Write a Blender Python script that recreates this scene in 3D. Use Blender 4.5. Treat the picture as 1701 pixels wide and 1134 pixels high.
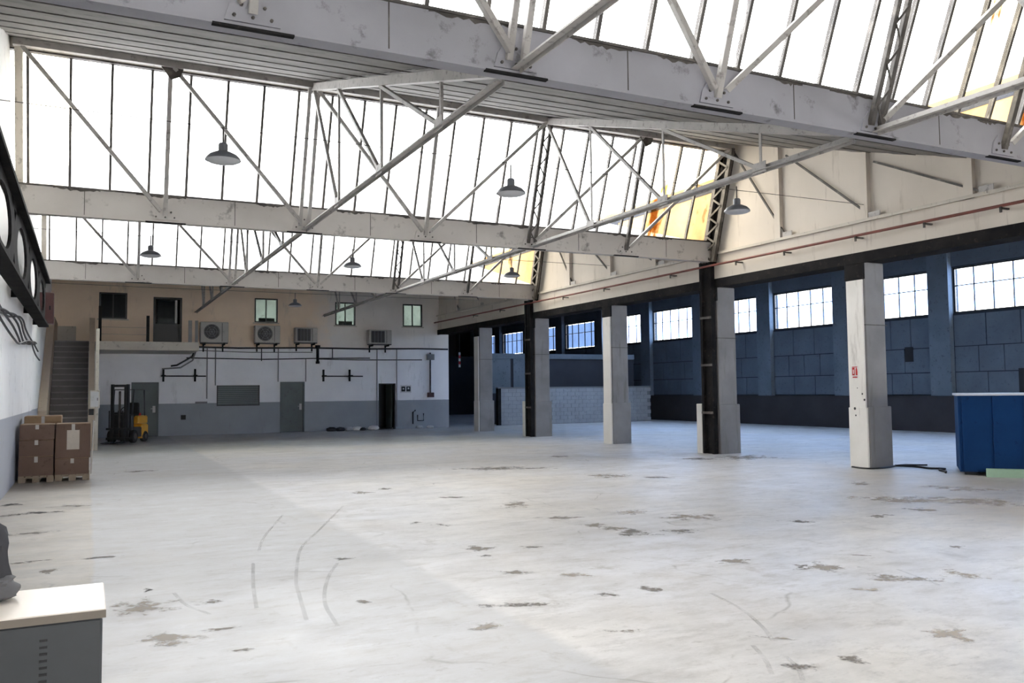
import bpy, math, random
from mathutils import Vector, Matrix
random.seed(7)
for o in list(bpy.data.objects): bpy.data.objects.remove(o)
SC = bpy.context.scene
COL = SC.collection
# ------------------------------------------------------------------ camera, sky, exposure
cam_d = bpy.data.cameras.new('camera'); cam = bpy.data.objects.new('camera', cam_d); COL.objects.link(cam)
cam_d.sensor_fit = 'HORIZONTAL'; cam_d.sensor_width = 36.0; cam_d.lens = 1424.0 / 1701.0 * 36.0
cam_d.clip_start = 0.05; cam_d.clip_end = 500
R3 = Matrix(((0.89633416, -0.01586575, -0.4430952), (-0.44325942, -0.05528962, -0.89468662), (-0.01030369, 0.9983443, -0.05659062)))
M4 = R3.to_4x4(); M4.translation = Vector((0, 0, 1.65)); cam.matrix_world = M4
SC.camera = cam
SC.view_settings.view_transform = 'Standard'; SC.view_settings.look = 'None'
SC.view_settings.gamma = 1.0; SC.view_settings.use_curve_mapping = False
SC.view_settings.exposure = 0.92
world = bpy.data.worlds.new('overcast'); SC.world = world; world.use_nodes = True
_bg = world.node_tree.nodes['Background']
_bg.inputs[0].default_value = (1.0, 0.985, 0.965, 1); _bg.inputs[1].default_value = 7.0   # bright even overcast sky

# ------------------------------------------------------------------ mesh builder
class MB:
    def __init__(s): s.v = []; s.f = []
    def box(s, x0, x1, y0, y1, z0, z1):
        n = len(s.v)
        s.v += [(x0,y0,z0),(x1,y0,z0),(x1,y1,z0),(x0,y1,z0),(x0,y0,z1),(x1,y0,z1),(x1,y1,z1),(x0,y1,z1)]
        s.f += [tuple(n+i for i in q) for q in ((0,3,2,1),(4,5,6,7),(0,1,5,4),(1,2,6,5),(2,3,7,6),(3,0,4,7))]
        return s
    def cbox(s, x0, x1, y0, y1, z0, z1, c=.01):       # box with chamfered vertical edges and top
        p = [(x0+c,y0),(x1-c,y0),(x1,y0+c),(x1,y1-c),(x1-c,y1),(x0+c,y1),(x0,y1-c),(x0,y0+c)]
        p2 = [(min(max(a,x0+c),x1-c),min(max(b,y0+c),y1-c)) for a,b in p]
        n = len(s.v)
        s.v += [(a,b,z0) for a,b in p] + [(a,b,z1-c) for a,b in p] + [(a,b,z1) for a,b in p2]
        s.f.append(tuple(n+i for i in range(7,-1,-1))); s.f.append(tuple(n+16+i for i in range(8)))
        for k in (0,8):
            for i in range(8):
                j = (i+1) % 8; s.f.append((n+k+i,n+k+j,n+k+8+j,n+k+8+i))
        return s
    def bar(s, p, q, w, h, up=None):
        p = Vector(p); q = Vector(q); d = (q-p).normalized()
        u = Vector(up) if up else (Vector((0,0,1)) if abs(d.z) < .9 else Vector((0,1,0)))
        a = d.cross(u).normalized(); b = a.cross(d).normalized()
        n = len(s.v)
        for c in (p, q):
            for (i, j) in ((-1,-1),(1,-1),(1,1),(-1,1)): s.v.append(tuple(c + a*(i*w/2) + b*(j*h/2)))
        s.f += [tuple(n+i for i in t) for t in ((3,2,1,0),(4,5,6,7),(0,1,5,4),(1,2,6,5),(2,3,7,6),(3,0,4,7))]
        return s
    def angle(s, p, q, w, t=.008, up=None):           # L-profile bar
        p = Vector(p); q = Vector(q); d = (q-p).normalized()
        u = Vector(up) if up else Vector((0,1,0))
        a = d.cross(u).normalized(); b = a.cross(d).normalized()
        s.bar(p, q, w, t, u); s.bar(p + a*(w/2) + b*(w/2), q + a*(w/2) + b*(w/2), t, w, u)
        return s
    def tube(s, pts, r, n=8):
        pts = [Vector(p) for p in pts]; m = len(s.v); k = len(pts)
        for i, p in enumerate(pts):
            d = (pts[min(i+1,k-1)] - pts[max(i-1,0)]).normalized()
            u = Vector((0,0,1)) if abs(d.z) < .95 else Vector((1,0,0))
            a = d.cross(u).normalized(); b = a.cross(d).normalized()
            for j in range(n):
                t = 2*math.pi*j/n; s.v.append(tuple(p + a*(r*math.cos(t)) + b*(r*math.sin(t))))
        for i in range(k-1):
            for j in range(n):
                l = (j+1) % n; s.f.append((m+i*n+j, m+i*n+l, m+(i+1)*n+l, m+(i+1)*n+j))
        s.f.append(tuple(m+j for j in range(n-1,-1,-1))); s.f.append(tuple(m+(k-1)*n+j for j in range(n)))
        return s
    def lathe(s, prof, c=(0,0,0), n=20, axis='z', closed=False):
        m = len(s.v); c = Vector(c)
        for r, h in prof:
            for j in range(n):
                t = 2*math.pi*j/n; a = r*math.cos(t); b = r*math.sin(t)
                s.v.append(tuple(c + (Vector((a,b,h)) if axis == 'z' else Vector((a,h,b)) if axis == 'y' else Vector((h,a,b)))))
        for i in range(len(prof)-1):
            for j in range(n):
                l = (j+1) % n; s.f.append((m+i*n+j, m+i*n+l, m+(i+1)*n+l, m+(i+1)*n+j))
        s.f.append(tuple(m+j for j in range(n))); s.f.append(tuple(m+(len(prof)-1)*n+j for j in range(n)))
        return s
    def prism(s, poly, ax, a, b):                     # 2-D polygon extruded along an axis
        def P(p, t): return (t,p[0],p[1]) if ax == 0 else (p[0],t,p[1]) if ax == 1 else (p[0],p[1],t)
        m = len(s.v); n = len(poly)
        s.v += [P(p,a) for p in poly] + [P(p,b) for p in poly]
        s.f.append(tuple(m+i for i in range(n))); s.f.append(tuple(m+n+i for i in range(n-1,-1,-1)))
        for i in range(n):
            j = (i+1) % n; s.f.append((m+i,m+n+i,m+n+j,m+j))
        return s
    def mesh(s, name, mat, smooth=False):
        me = bpy.data.meshes.new(name); me.from_pydata(s.v, [], s.f); me.materials.append(mat)
        import bmesh
        bm = bmesh.new(); bm.from_mesh(me); bmesh.ops.recalc_face_normals(bm, faces=bm.faces); bm.to_mesh(me); bm.free()
        if smooth:
            me.polygons.foreach_set('use_smooth', [True]*len(me.polygons))
            try: me.set_sharp_from_angle(angle=math.radians(35))
            except Exception: pass
        me.update(); return me
    def build(s, name, mat, parent=None, smooth=False, loc=None, rot=None):
        return inst(name, s.mesh(name, mat, smooth), parent, loc, rot)
def inst(name, me, parent=None, loc=None, rot=None):
    o = bpy.data.objects.new(name, me); COL.objects.link(o)
    if parent: o.parent = parent
    if loc: o.location = loc
    if rot: o.rotation_euler = rot
    return o
def tag(o, label=None, cat=None, group=None, kind=None):
    if label: o['label'] = label
    if cat: o['category'] = cat
    if group: o['group'] = group
    if kind: o['kind'] = kind
    return o
def thing(name, label, cat, loc=(0,0,0), rz=0, group=None):
    o = bpy.data.objects.new(name, None); COL.objects.link(o); o.empty_display_size = .2
    o.location = loc; o.rotation_euler = (0,0,rz)
    return tag(o, label, cat, group)
def struct(name, mb, mat, label=None):
    o = mb.build(name, mat); o['kind'] = 'structure'
    if label: o['label'] = label
    return o
def dup(root, loc, label, rz=None):
    def cp(o, par):
        c = o.copy(); COL.objects.link(c); c.parent = par
        for ch in [x for x in bpy.data.objects if x.parent == o]: cp(ch, c)
        return c
    r = cp(root, None); r.location = loc; r['label'] = label
    if rz is not None: r.rotation_euler = (0,0,rz)
    return r
def wallmesh(mb, ax, t0, t1, u0, u1, z0, z1, holes):
    # wall slab in plane ax (0: x = t, u is y; 1: y = t, u is x) with rectangular openings (u0,u1,z0,z1)
    us = sorted(set([u0,u1] + [h[0] for h in holes] + [h[1] for h in holes]))
    for a, b in zip(us, us[1:]):
        zs = sorted([(h[2],h[3]) for h in holes if h[0] < b-1e-6 and h[1] > a+1e-6])
        z = z0
        for (c, d) in zs + [(z1, z1)]:
            if c > z + 1e-6:
                if ax == 0: mb.box(t0,t1,a,b,z,c)
                else: mb.box(a,b,t0,t1,z,c)
            z = d
    return mb

# ------------------------------------------------------------------ materials
def nt(name):
    m = bpy.data.materials.new(name); m.use_nodes = True
    t = m.node_tree; return m, t, t.nodes['Principled BSDF'], t.nodes['Material Output']
def N(t, typ, **kw):
    n = t.nodes.new(typ)
    for k, v in kw.items(): setattr(n, k, v)
    return n
def rgba(c): return (c[0], c[1], c[2], 1)
def mix(t, fac, a, b):
    n = N(t, 'ShaderNodeMix', data_type='RGBA')
    for s, v in ((0, fac), (6, a), (7, b)):
        if hasattr(v, 'is_output') or isinstance(v, bpy.types.NodeSocket): t.links.new(v, n.inputs[s])
        else: n.inputs[s].default_value = v if s == 0 else rgba(v)
    return n.outputs[2]
def ramp(t, src, lo, hi, a=0., b=1.):
    n = N(t, 'ShaderNodeMapRange'); n.clamp = True
    t.links.new(src, n.inputs[0]); n.inputs[1].default_value = lo; n.inputs[2].default_value = hi
    n.inputs[3].default_value = a; n.inputs[4].default_value = b
    return n.outputs[0]
def noise(t, vec, scale, detail=4, rough=.55, sc=(1,1,1)):
    mp = N(t, 'ShaderNodeMapping'); mp.inputs[3].default_value = sc; t.links.new(vec, mp.inputs[0])
    n = N(t, 'ShaderNodeTexNoise'); n.inputs['Scale'].default_value = scale; n.inputs['Detail'].default_value = detail
    n.inputs['Roughness'].default_value = rough; t.links.new(mp.outputs[0], n.inputs[0]); return n.outputs[0]
def math_(t, op, a, b):
    n = N(t, 'ShaderNodeMath', operation=op)
    for i, v in enumerate((a, b)):
        if isinstance(v, bpy.types.NodeSocket): t.links.new(v, n.inputs[i])
        else: n.inputs[i].default_value = v
    return n.outputs[0]
def bump(t, bs, src, strength, dist=.01):
    b = N(t, 'ShaderNodeBump'); b.inputs['Strength'].default_value = strength; b.inputs['Distance'].default_value = dist
    t.links.new(src, b.inputs['Height']); t.links.new(b.outputs[0], bs.inputs['Normal'])
def coord(t, world_=False):
    if world_: return N(t, 'ShaderNodeNewGeometry').outputs['Position']
    return N(t, 'ShaderNodeTexCoord').outputs['Object']
def paint(name, c1, c2, dirt=None, amount=.3, rough=.7, scale=1.2, streak=False, metal=0., bmp=.15, wcoord=True, fine=9.):
    m, t, bs, out = nt(name)
    v = coord(t, wcoord)
    col = mix(t, ramp(t, noise(t, v, scale, 5), .35, .65), c1, c2)
    if dirt:
        sc = (1,1,.12) if streak else (1,1,1)
        d = noise(t, v, fine*.5 if streak else fine, 7, .68, sc)
        col = mix(t, ramp(t, d, .62 - amount*.25, .74 - amount*.1, 0, .85), col, dirt)
    t.links.new(col, bs.inputs['Base Color'])
    bs.inputs['Roughness'].default_value = rough; bs.inputs['Metallic'].default_value = metal
    bump(t, bs, noise(t, v, 22, 5), bmp, .006)
    return m
def flat(name, c, rough=.5, metal=0., spec=.5):
    m, t, bs, out = nt(name)
    v = coord(t); col = mix(t, ramp(t, noise(t, v, 14, 4), .3, .7, 0, .5), c, tuple(x*.82 for x in c))
    t.links.new(col, bs.inputs['Base Color']); bs.inputs['Roughness'].default_value = rough
    bs.inputs['Metallic'].default_value = metal; bs.inputs['Specular IOR Level'].default_value = spec
    return m
def glass(name, tint, gloss=.06, stain=None, lo=.45, hi=.6):
    m, t, bs, out = nt(name); t.nodes.remove(bs)
    tr = N(t, 'ShaderNodeBsdfTransparent'); gl = N(t, 'ShaderNodeBsdfGlossy'); gl.inputs['Roughness'].default_value = .08
    mx = N(t, 'ShaderNodeMixShader'); mx.inputs[0].default_value = gloss
    v = coord(t, True)
    c = mix(t, ramp(t, noise(t, v, 2.2, 5), .4, .75, 0, .6), tint, tuple(x*.82 for x in tint))
    if stain:
        d = noise(t, v, 1.6, 6, .6, (1.6,.5,.5)); c = mix(t, ramp(t, d, lo, hi), c, stain)
    t.links.new(c, tr.inputs[0]); t.links.new(tr.outputs[0], mx.inputs[1]); t.links.new(gl.outputs[0], mx.inputs[2])
    t.links.new(mx.outputs[0], out.inputs[0]); return m
M = {}
M['beam_grey'] = paint('grey_beam_paint', (.335,.335,.37), (.28,.28,.305), (.06,.055,.055), .14, .65, .9, fine=3.2)
M['beam'] = paint('beam_paint', (.58,.555,.525), (.50,.475,.45), (.08,.07,.065), .14, .65, .9, fine=3.2)
M['steel_white'] = paint('white_painted_steel', (.46,.44,.42), (.36,.345,.325), (.10,.085,.075), .3, .55, 2.)
M['steel_dark'] = paint('dark_weathered_steel', (.05,.045,.042), (.10,.09,.08), (.20,.18,.16), .35, .6, 2.5, fine=5)
M['steel_black'] = paint('black_painted_steel', (.014,.014,.016), (.026,.025,.025), (.06,.052,.045), .15, .5, 2.)
M['steel_black'].node_tree.nodes['Principled BSDF'].inputs['Specular IOR Level'].default_value = .08
M['steel_black'].node_tree.nodes['Principled BSDF'].inputs['Roughness'].default_value = .9
M['cream'] = paint('cream_gable_paint', (.72,.66,.585), (.64,.585,.515), (.40,.35,.30), .18, .8, .5, streak=True)
M['cream_trim'] = paint('cream_trim_paint', (.62,.58,.51), (.52,.48,.42), (.2,.17,.14), .2, .7, 1.)
M['soffit'] = paint('soffit_board', (.21,.2,.185), (.145,.138,.128), (.05,.048,.045), .3, .8, 1.5, fine=4)
M['roof_outer'] = paint('outer_roof_sheet', (.55,.55,.56), (.45,.45,.46), None, 0, .8, .4)
M['plaster_white'] = paint('white_plaster', (.70,.70,.70), (.60,.60,.61), (.32,.31,.30), .22, .85, .7, fine=2.5)
M['tan'] = paint('tan_plaster', (.56,.46,.36), (.49,.40,.315), (.25,.2,.16), .1, .85, .8)
M['concrete'] = paint('column_concrete', (.29,.28,.277), (.22,.213,.212), (.17,.16,.15), .22, .8, 1.3, streak=True)
M['concrete_white'] = paint('column_whitewash', (.86,.84,.80), (.78,.76,.72), (.4,.37,.33), .1, .8, 1.3, streak=True)
M['grey_door'] = paint('grey_green_door', (.115,.14,.14), (.09,.11,.115), (.05,.05,.05), .1, .5, 1.5)
M['dark'] = flat('near_black', (.012,.012,.014), .6)
M['dark_frame'] = flat('dark_frame', (.03,.032,.034), .45)
M['black_rubber'] = flat('black_rubber', (.02,.02,.02), .8)
M['cable'] = flat('black_cable', (.02,.02,.022), .6)
M['pipe_grey'] = flat('grey_pipe', (.22,.22,.22), .5)
M['pipe_red'] = paint('rusty_red_pipe', (.22,.06,.045), (.15,.05,.04), (.08,.05,.04), .3, .6, 3.)
M['aisle_wall'] = paint('blue_grey_panel', (.125,.155,.19), (.098,.122,.152), (.06,.075,.09), .2, .75, .8)  # backlit shade and blue window light are put into this base colour
M['aisle_pier'] = paint('blue_grey_pier', (.15,.185,.225), (.115,.148,.18), (.04,.045,.05), .2, .8, .9)
M['aisle_seam'] = paint('dark_panel_seam', (.03,.037,.045), (.024,.03,.037), None, 0, .8, 1.)
M['aisle_dado'] = paint('dark_dado', (.04,.036,.04), (.03,.027,.03), None, 0, .7, 1.)
M['aisle_dark'] = paint('blue_black_wall', (.022,.025,.034), (.03,.034,.045), None, 0, .8, .7)  # even blue-black base for aisle ends, ceiling and store
M['block'] = paint('grey_concrete_block', (.33,.35,.37), (.27,.29,.31), (.16,.17,.18), .2, .9, 1.1)
M['mortar'] = paint('block_mortar', (.20,.21,.22), (.17,.18,.19), None, 0, .95, 2.)
M['pane'] = glass('skylight_glass', (.93,.94,.95), .04)
M['pane_stain'] = glass('stained_skylight_glass', (.9,.86,.78), .04, (.42,.25,.09), .55, .66)
M['pane_stain_light'] = glass('lightly_stained_skylight_glass', (.92,.9,.84), .04, (.25,.18,.1), .6, .7)
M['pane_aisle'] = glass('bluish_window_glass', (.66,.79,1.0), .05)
M['pane_aisle_dim'] = glass('darker_blue_window_glass', (.16,.21,.30), .05)  # darker tint for the aisle windows farther along
M['pane_office'] = glass('office_glass', (.60,.64,.62), .06)
M['pane_dark'] = flat('dark_glass', (.02,.024,.028), .08)
M['ac_white'] = paint('ac_casing', (.46,.45,.42), (.40,.39,.36), (.2,.19,.17), .15, .5, 2.)
M['ac_dark'] = flat('ac_grille_dark', (.03,.03,.034), .5)
M['tread'] = paint('stair_tread', (.32,.31,.31), (.27,.26,.26), (.05,.05,.05), .2, .7, 2.)
M['riser'] = paint('stair_riser', (.21,.2,.203), (.17,.163,.166), None, 0, .8, 2.)
M['carton'] = paint('brown_carton', (.165,.108,.082), (.135,.088,.067), (.085,.055,.042), .18, .85, 1.5)
M['carton_top'] = paint('pale_carton', (.33,.22,.13), (.27,.18,.105), (.2,.14,.09), .15, .85, 1.5)
M['paper'] = flat('paper_label', (.55,.49,.42), .8)
M['wood'] = paint('pallet_wood', (.33,.27,.20), (.26,.21,.155), (.13,.1,.075), .2, .85, 2.)
M['film'] = flat('stretch_film', (.50,.47,.44), .25)
M['yellow'] = flat('forklift_yellow', (.72,.36,.03), .4)
M['blue'] = paint('blue_painted_steel', (.005,.042,.145), (.004,.035,.12), (.003,.02,.07), .15, .7, 1.5, wcoord=False)
M['blue'].node_tree.nodes['Principled BSDF'].inputs['Specular IOR Level'].default_value = .15
M['blue_rim'] = flat('pale_rim', (.62,.66,.74), .4)
M['green_board'] = flat('pale_green_board', (.34,.50,.37), .6)
M['cab_grey'] = flat('grey_cabinet_enamel', (.052,.057,.062), .4)
M['cab_top'] = paint('pale_wood_top', (.93,.86,.78), (.90,.82,.73), None, 0, .32, 1.)
M['cab_edge'] = flat('top_edge_band', (.2,.17,.135), .5)
M['bag'] = flat('charcoal_cloth', (.04,.04,.045), .9)
M['bag_light'] = flat('grey_cloth', (.12,.12,.125), .9)
M['lamp'] = flat('lamp_enamel_grey', (.17,.18,.20), .4)
M['lamp_lens'] = flat('lamp_lens', (.55,.56,.58), .3)
M['red'] = flat('red_paint', (.55,.03,.03), .5)
M['dark_red'] = flat('dark_red_box', (.07,.022,.022), .5)
M['sign_white'] = flat('sign_white', (.8,.78,.76), .5)
M['metal_light'] = flat('light_metal', (.5,.5,.5), .4)
# back wall: white above a grey-blue dado, tan upper storey fading to off-white on the right
def back_wall_mat():
    m, t, bs, out = nt('back_wall_paint'); v = coord(t, True)
    sep = N(t, 'ShaderNodeSeparateXYZ'); t.links.new(v, sep.inputs[0])
    n1 = noise(t, v, .8, 5); n2 = noise(t, v, 3., 6, .65)
    white = mix(t, ramp(t, n1, .35, .65), (.92,.92,.94), (.85,.85,.87))
    dado = mix(t, ramp(t, n1, .35, .65), (.36,.385,.415), (.31,.333,.36))
    tan = mix(t, ramp(t, n1, .35, .65), (.92,.75,.58), (.85,.69,.53))
    off = mix(t, ramp(t, n1, .35, .65), (.86,.82,.77), (.79,.75,.70))
    z = math_(t, 'ADD', sep.outputs[2], math_(t, 'MULTIPLY', n2, .02))
    x = math_(t, 'ADD', sep.outputs[0], math_(t, 'MULTIPLY', n1, 2.2))
    up = mix(t, ramp(t, x, 9.6, 10.4), tan, off)
    low = mix(t, ramp(t, z, 1.262, 1.272), dado, white)
    c = mix(t, ramp(t, z, 3.52, 3.54), low, up)
    c = mix(t, ramp(t, noise(t, v, 2.5, 8, .7, (1,1,.25)), .58, .76, 0, .5), c, (.22,.21,.20))
    t.links.new(c, bs.inputs['Base Color']); bs.inputs['Roughness'].default_value = .85
    bump(t, bs, n2, .2, .01); return m
M['back_wall'] = back_wall_mat()
def left_wall_mat():
    m, t, bs, out = nt('left_wall_paint'); v = coord(t, True)
    sep = N(t, 'ShaderNodeSeparateXYZ'); t.links.new(v, sep.inputs[0]); n1 = noise(t, v, .9, 5)
    c = mix(t, ramp(t, sep.outputs[2], 1.27, 1.28), (.42,.435,.475), mix(t, ramp(t, n1, .35, .65), (.95,.945,.93), (.90,.895,.88)))
    c = mix(t, ramp(t, noise(t, v, 2.2, 8, .7), .58, .75, 0, .6), c, (.3,.29,.27))
    t.links.new(c, bs.inputs['Base Color']); bs.inputs['Roughness'].default_value = .85; return m
M['left_wall'] = left_wall_mat()
def floor_mat():
    m, t, bs, out = nt('worn_concrete_floor'); v = coord(t, True)
    sep = N(t, 'ShaderNodeSeparateXYZ'); t.links.new(v, sep.inputs[0]); X, Y = sep.outputs[0], sep.outputs[1]
    nb = noise(t, v, .22, 4); nm = noise(t, v, 1.1, 6, .62); nf = noise(t, v, 6., 8, .68)
    ns = noise(t, v, 2.4, 8, .7, (.9,.45,1))
    wob = math_(t, 'MULTIPLY', math_(t, 'SUBTRACT', nm, .5), .12)
    pale = mix(t, ramp(t, nb, .38, .62), (.63,.63,.65), (.66,.625,.575))
    greyz = mix(t, ramp(t, nm, .35, .65), (.47,.475,.48), (.53,.53,.54))
    tanz = mix(t, ramp(t, nm, .35, .65), (.54,.49,.42), (.46,.42,.36))
    xw = math_(t, 'ADD', X, wob)
    c = mix(t, ramp(t, xw, 2.74, 2.86), greyz, pale)
    c = mix(t, ramp(t, xw, .06, .10), tanz, c)
    yd = math_(t, 'SUBTRACT', X, math_(t, 'MULTIPLY', Y, .45))
    c = mix(t, math_(t, 'MULTIPLY', ramp(t, yd, 5.2, 7.4), math_(t, 'MULTIPLY', ramp(t, nb, .3, .6, .3, .8), ramp(t, X, 13.6, 15., 1, 0))), c, (.47,.415,.345))          # brown worn ground towards the container
    st1 = noise(t, v, 1.7, 10, .78, (.55,1.,1)); st2 = noise(t, v, 4.5, 9, .78, (.45,1.,1)); st3 = noise(t, v, 11., 8, .75, (.5,1.,1))
    c = mix(t, ramp(t, st1, .42, .66, 0, .66), c, (.40,.385,.365))
    c = mix(t, ramp(t, st1, .30, .44, .45, 0), c, (.66,.66,.675))
    c = mix(t, ramp(t, st2, .50, .68, 0, .72), c, (.36,.34,.315))
    c = mix(t, ramp(t, st3, .58, .72, 0, .8), c, (.28,.26,.235))
    c = mix(t, ramp(t, ns, .60, .70, 0, .5), c, (.29,.265,.235))
    c = mix(t, ramp(t, noise(t, v, .5, 5, .6, (1,.6,1)), .55, .72, 0, .4), c, (.42,.37,.31))
    vo = N(t, 'ShaderNodeTexVoronoi', feature='DISTANCE_TO_EDGE'); vo.inputs['Scale'].default_value = .33
    wv = N(t, 'ShaderNodeVectorMath', operation='ADD'); sc = N(t, 'ShaderNodeVectorMath', operation='SCALE'); sc.inputs[3].default_value = .5
    nz = N(t, 'ShaderNodeTexNoise'); nz.inputs['Scale'].default_value = 1.3; t.links.new(v, nz.inputs[0])
    t.links.new(nz.outputs[1], sc.inputs[0]); t.links.new(v, wv.inputs[0]); t.links.new(sc.outputs[0], wv.inputs[1]); t.links.new(wv.outputs[0], vo.inputs['Vector'])
    crack = math_(t, 'MULTIPLY', ramp(t, vo.outputs['Distance'], .0, .006, 1, 0), ramp(t, nm, .5, .6))
    c = mix(t, math_(t, 'MULTIPLY', crack, .55), c, (.2,.185,.17))
    t.links.new(c, bs.inputs['Base Color'])
    t.links.new(ramp(t, nm, .3, .7, .34, .56), bs.inputs['Roughness']); bs.inputs['Specular IOR Level'].default_value = .5
    bump(t, bs, nf, .12, .008); return m
M['floor'] = floor_mat()
def stain_mat(name, col, dens):
    m, t, bs, out = nt(name); v = coord(t, True)
    bs.inputs['Base Color'].default_value = rgba(col); bs.inputs['Roughness'].default_value = .75
    tr = N(t, 'ShaderNodeBsdfTransparent'); mx = N(t, 'ShaderNodeMixShader')
    at = N(t, 'ShaderNodeAttribute', attribute_name='fade')
    nn = math_(t, 'ADD', noise(t, v, 5., 8, .72), math_(t, 'MULTIPLY', noise(t, v, 30., 4, .6), .25))
    al = math_(t, 'ADD', math_(t, 'MULTIPLY', at.outputs['Fac'], .30), math_(t, 'MULTIPLY', math_(t, 'SUBTRACT', nn, .665), 1.5))
    t.links.new(ramp(t, al, .02, .20, 0., .35 + .6*dens), mx.inputs[0])
    t.links.new(tr.outputs[0], mx.inputs[1]); t.links.new(bs.outputs[0], mx.inputs[2]); t.links.new(mx.outputs[0], out.inputs[0]); return m
M['stain'] = [stain_mat('stain_tan', (.42,.36,.29), .35), stain_mat('stain_brown', (.31,.27,.225), .5), stain_mat('stain_dark', (.20,.175,.15), .55), stain_mat('chip_black', (.03,.027,.025), 1.)]
def tyre_mat():
    m, t, bs, out = nt('tyre_mark'); v = coord(t, True); bs.inputs['Base Color'].default_value = (.3,.295,.29,1); bs.inputs['Roughness'].default_value = .7
    tr = N(t, 'ShaderNodeBsdfTransparent'); mx = N(t, 'ShaderNodeMixShader'); t.links.new(ramp(t, noise(t, v, 2.5, 6, .7), .35, .7, .0, .32), mx.inputs[0])
    t.links.new(tr.outputs[0], mx.inputs[1]); t.links.new(bs.outputs[0], mx.inputs[2]); t.links.new(mx.outputs[0], out.inputs[0]); return m
M['tyre'] = tyre_mat()

# ------------------------------------------------------------------ setting
XL, XG, XR = -1.2, 14.15, 27.5              # left wall, column line, far right wall
BY = [-1.9, 7.6, 17.05, 26.6, 36.2]         # beam fronts (last one: back wall)
Z0, Z1, ZA = 4.83, 5.33, 7.66               # beam bottom, beam top, ridge
NX = [-1.12, 1.25, 3.83, 6.40, 8.95, 11.5, 14.02]
floor = struct('floor', MB().box(-1.6, XR+.3, -8.3, 66.3, -.2, 0), M['floor'], 'worn pale concrete floor with stains and cracks')
STAINS = [(5.65,8.34,.21,.23,2),(5.57,9.0,.15,.14,1),(5.64,8.7,.14,.13,1),(5.59,11.15,.17,.23,1),(6.04,5.89,.19,.17,1),(5.93,6.02,.05,.07,2),(3.01,5.97,.21,.06,2),(3.77,5.97,.08,.07,2),(4.18,5.97,.08,.08,2),(3.83,3.86,.08,.06,2),(4.18,3.85,.08,.05,2),(5.17,3.91,.11,.11,0),(3.7,8.24,.13,.12,1),(3.6,7.89,.07,.06,2),(4.21,8.11,.11,.07,2),(6.18,8.14,.17,.11,2),(6.94,9.0,.23,.26,0),(5.45,9.75,.23,.1,1),(7.72,16.52,.84,.28,2),(8.93,13.96,.29,.34,1),(6.59,9.72,.2,.26,0),(11.83,10.56,.15,.2,1),(7.89,7.98,.15,.1,2),(9.06,7.82,.11,.14,1),(10.04,7.88,.16,.15,1),(6.32,5.17,.23,.11,1),(8.01,5.95,.07,.07,1),(3.31,4.99,.1,.04,1),(5.55,6.49,.14,.09,1),(2.54,5.56,.08,.11,0),(.88,6.39,.13,.03,1),(.91,5.81,.06,.03,1),(2.3,8.45,.07,.06,2),(3.72,10.29,.07,.07,2),(1.97,6.65,.06,.04,1),(.49,7.93,.03,.06,3),(-.62,11.85,.19,.1,2),(-.62,13.82,.26,.11,3),(-.9,13.72,.17,.1,2),(-.3,9.22,.07,.09,1),(-.51,9.85,.12,.05,2),(.14,9.74,.16,.04,2),(-.17,14.43,.19,.12,1),(-.99,15.07,.1,.17,3),(3.98,9.92,.11,.07,2),(6.87,5.05,.18,.11,0),(10.65,8.75,.68,.29,0),(11.39,8.15,.5,.29,0),(13.91,15.84,.56,.54,1),(12.82,16.15,.42,.26,2),(1.0,20.02,.31,.15,2),(10.49,18.59,.22,.19,2),(12.55,9.18,.46,.22,0),(9.5,13.2,.22,.16,2),(4.55,14.08,.1,.14,2),(4.04,13.79,.15,.13,1),(5.08,12.43,.19,.08,2),(.52,6.32,.14,.14,0),(.38,7.31,.17,.2,0),(6.77,6.14,.09,.03,1),(.9,7.24,.1,.05,1),(4.09,4.39,.12,.02,1),(5.72,5.05,.1,.04,0),(3.94,6.68,.13,.06,0),(3.5,7.07,.14,.06,1)]
for k, (x, y, a, b, s) in enumerate(STAINS):
    d = Vector((x, y)).normalized(); u = Vector((d.y, -d.x)); n = 18; mb = MB(); z = .0016 + .00003*k
    rr = [.55 + .8*random.random() for j in range(n)]
    mb.v.append((x, y, z))
    for q in (.6, 1.6):
        for j in range(n):
            t = 2*math.pi*j/n; p = Vector((x, y)) + u*(a*rr[j]*q*math.cos(t)) + d*(b*rr[j]*q*math.sin(t)); mb.v.append((p.x, p.y, z))
    for j in range(n):
        l = (j+1) % n; mb.f.append((0, 1+j, 1+l)); mb.f.append((1+j, 1+n+j, 1+n+l, 1+l))
    o = mb.build('floor_stain', M['stain'][s], floor)
    fa = o.data.attributes.new('fade', 'FLOAT', 'POINT'); fa.data.foreach_set('value', [1.]*1 + [.75]*n + [0.]*n)
ARCS = [[(3.35,12.33),(2.52,10.35),(2.06,9.25),(1.69,7.79),(1.57,7.1),(1.45,6.33)],[(2.39,11.85),(1.86,10.23),(1.63,9.3)],[(1.47,8.68),(1.31,7.73),(1.19,6.87)],[(4.53,5.58),(4.41,5.1),(4.21,4.65),(4.03,4.35)],[(3.85,4.34),(3.72,4.09),(3.56,3.86)],[(3.87,4.07),(3.77,3.87),(3.64,3.7)],[(.67,7.71),(.72,7.23),(.85,6.85)],[(2.19,8.27),(1.94,7.65),(1.7,6.8),(1.61,6.07)],[(7.23,8.71),(6.87,8.8),(6.37,8.75)],[(6.58,5.5),(6.45,5.15),(6.35,4.89)]]
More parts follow.
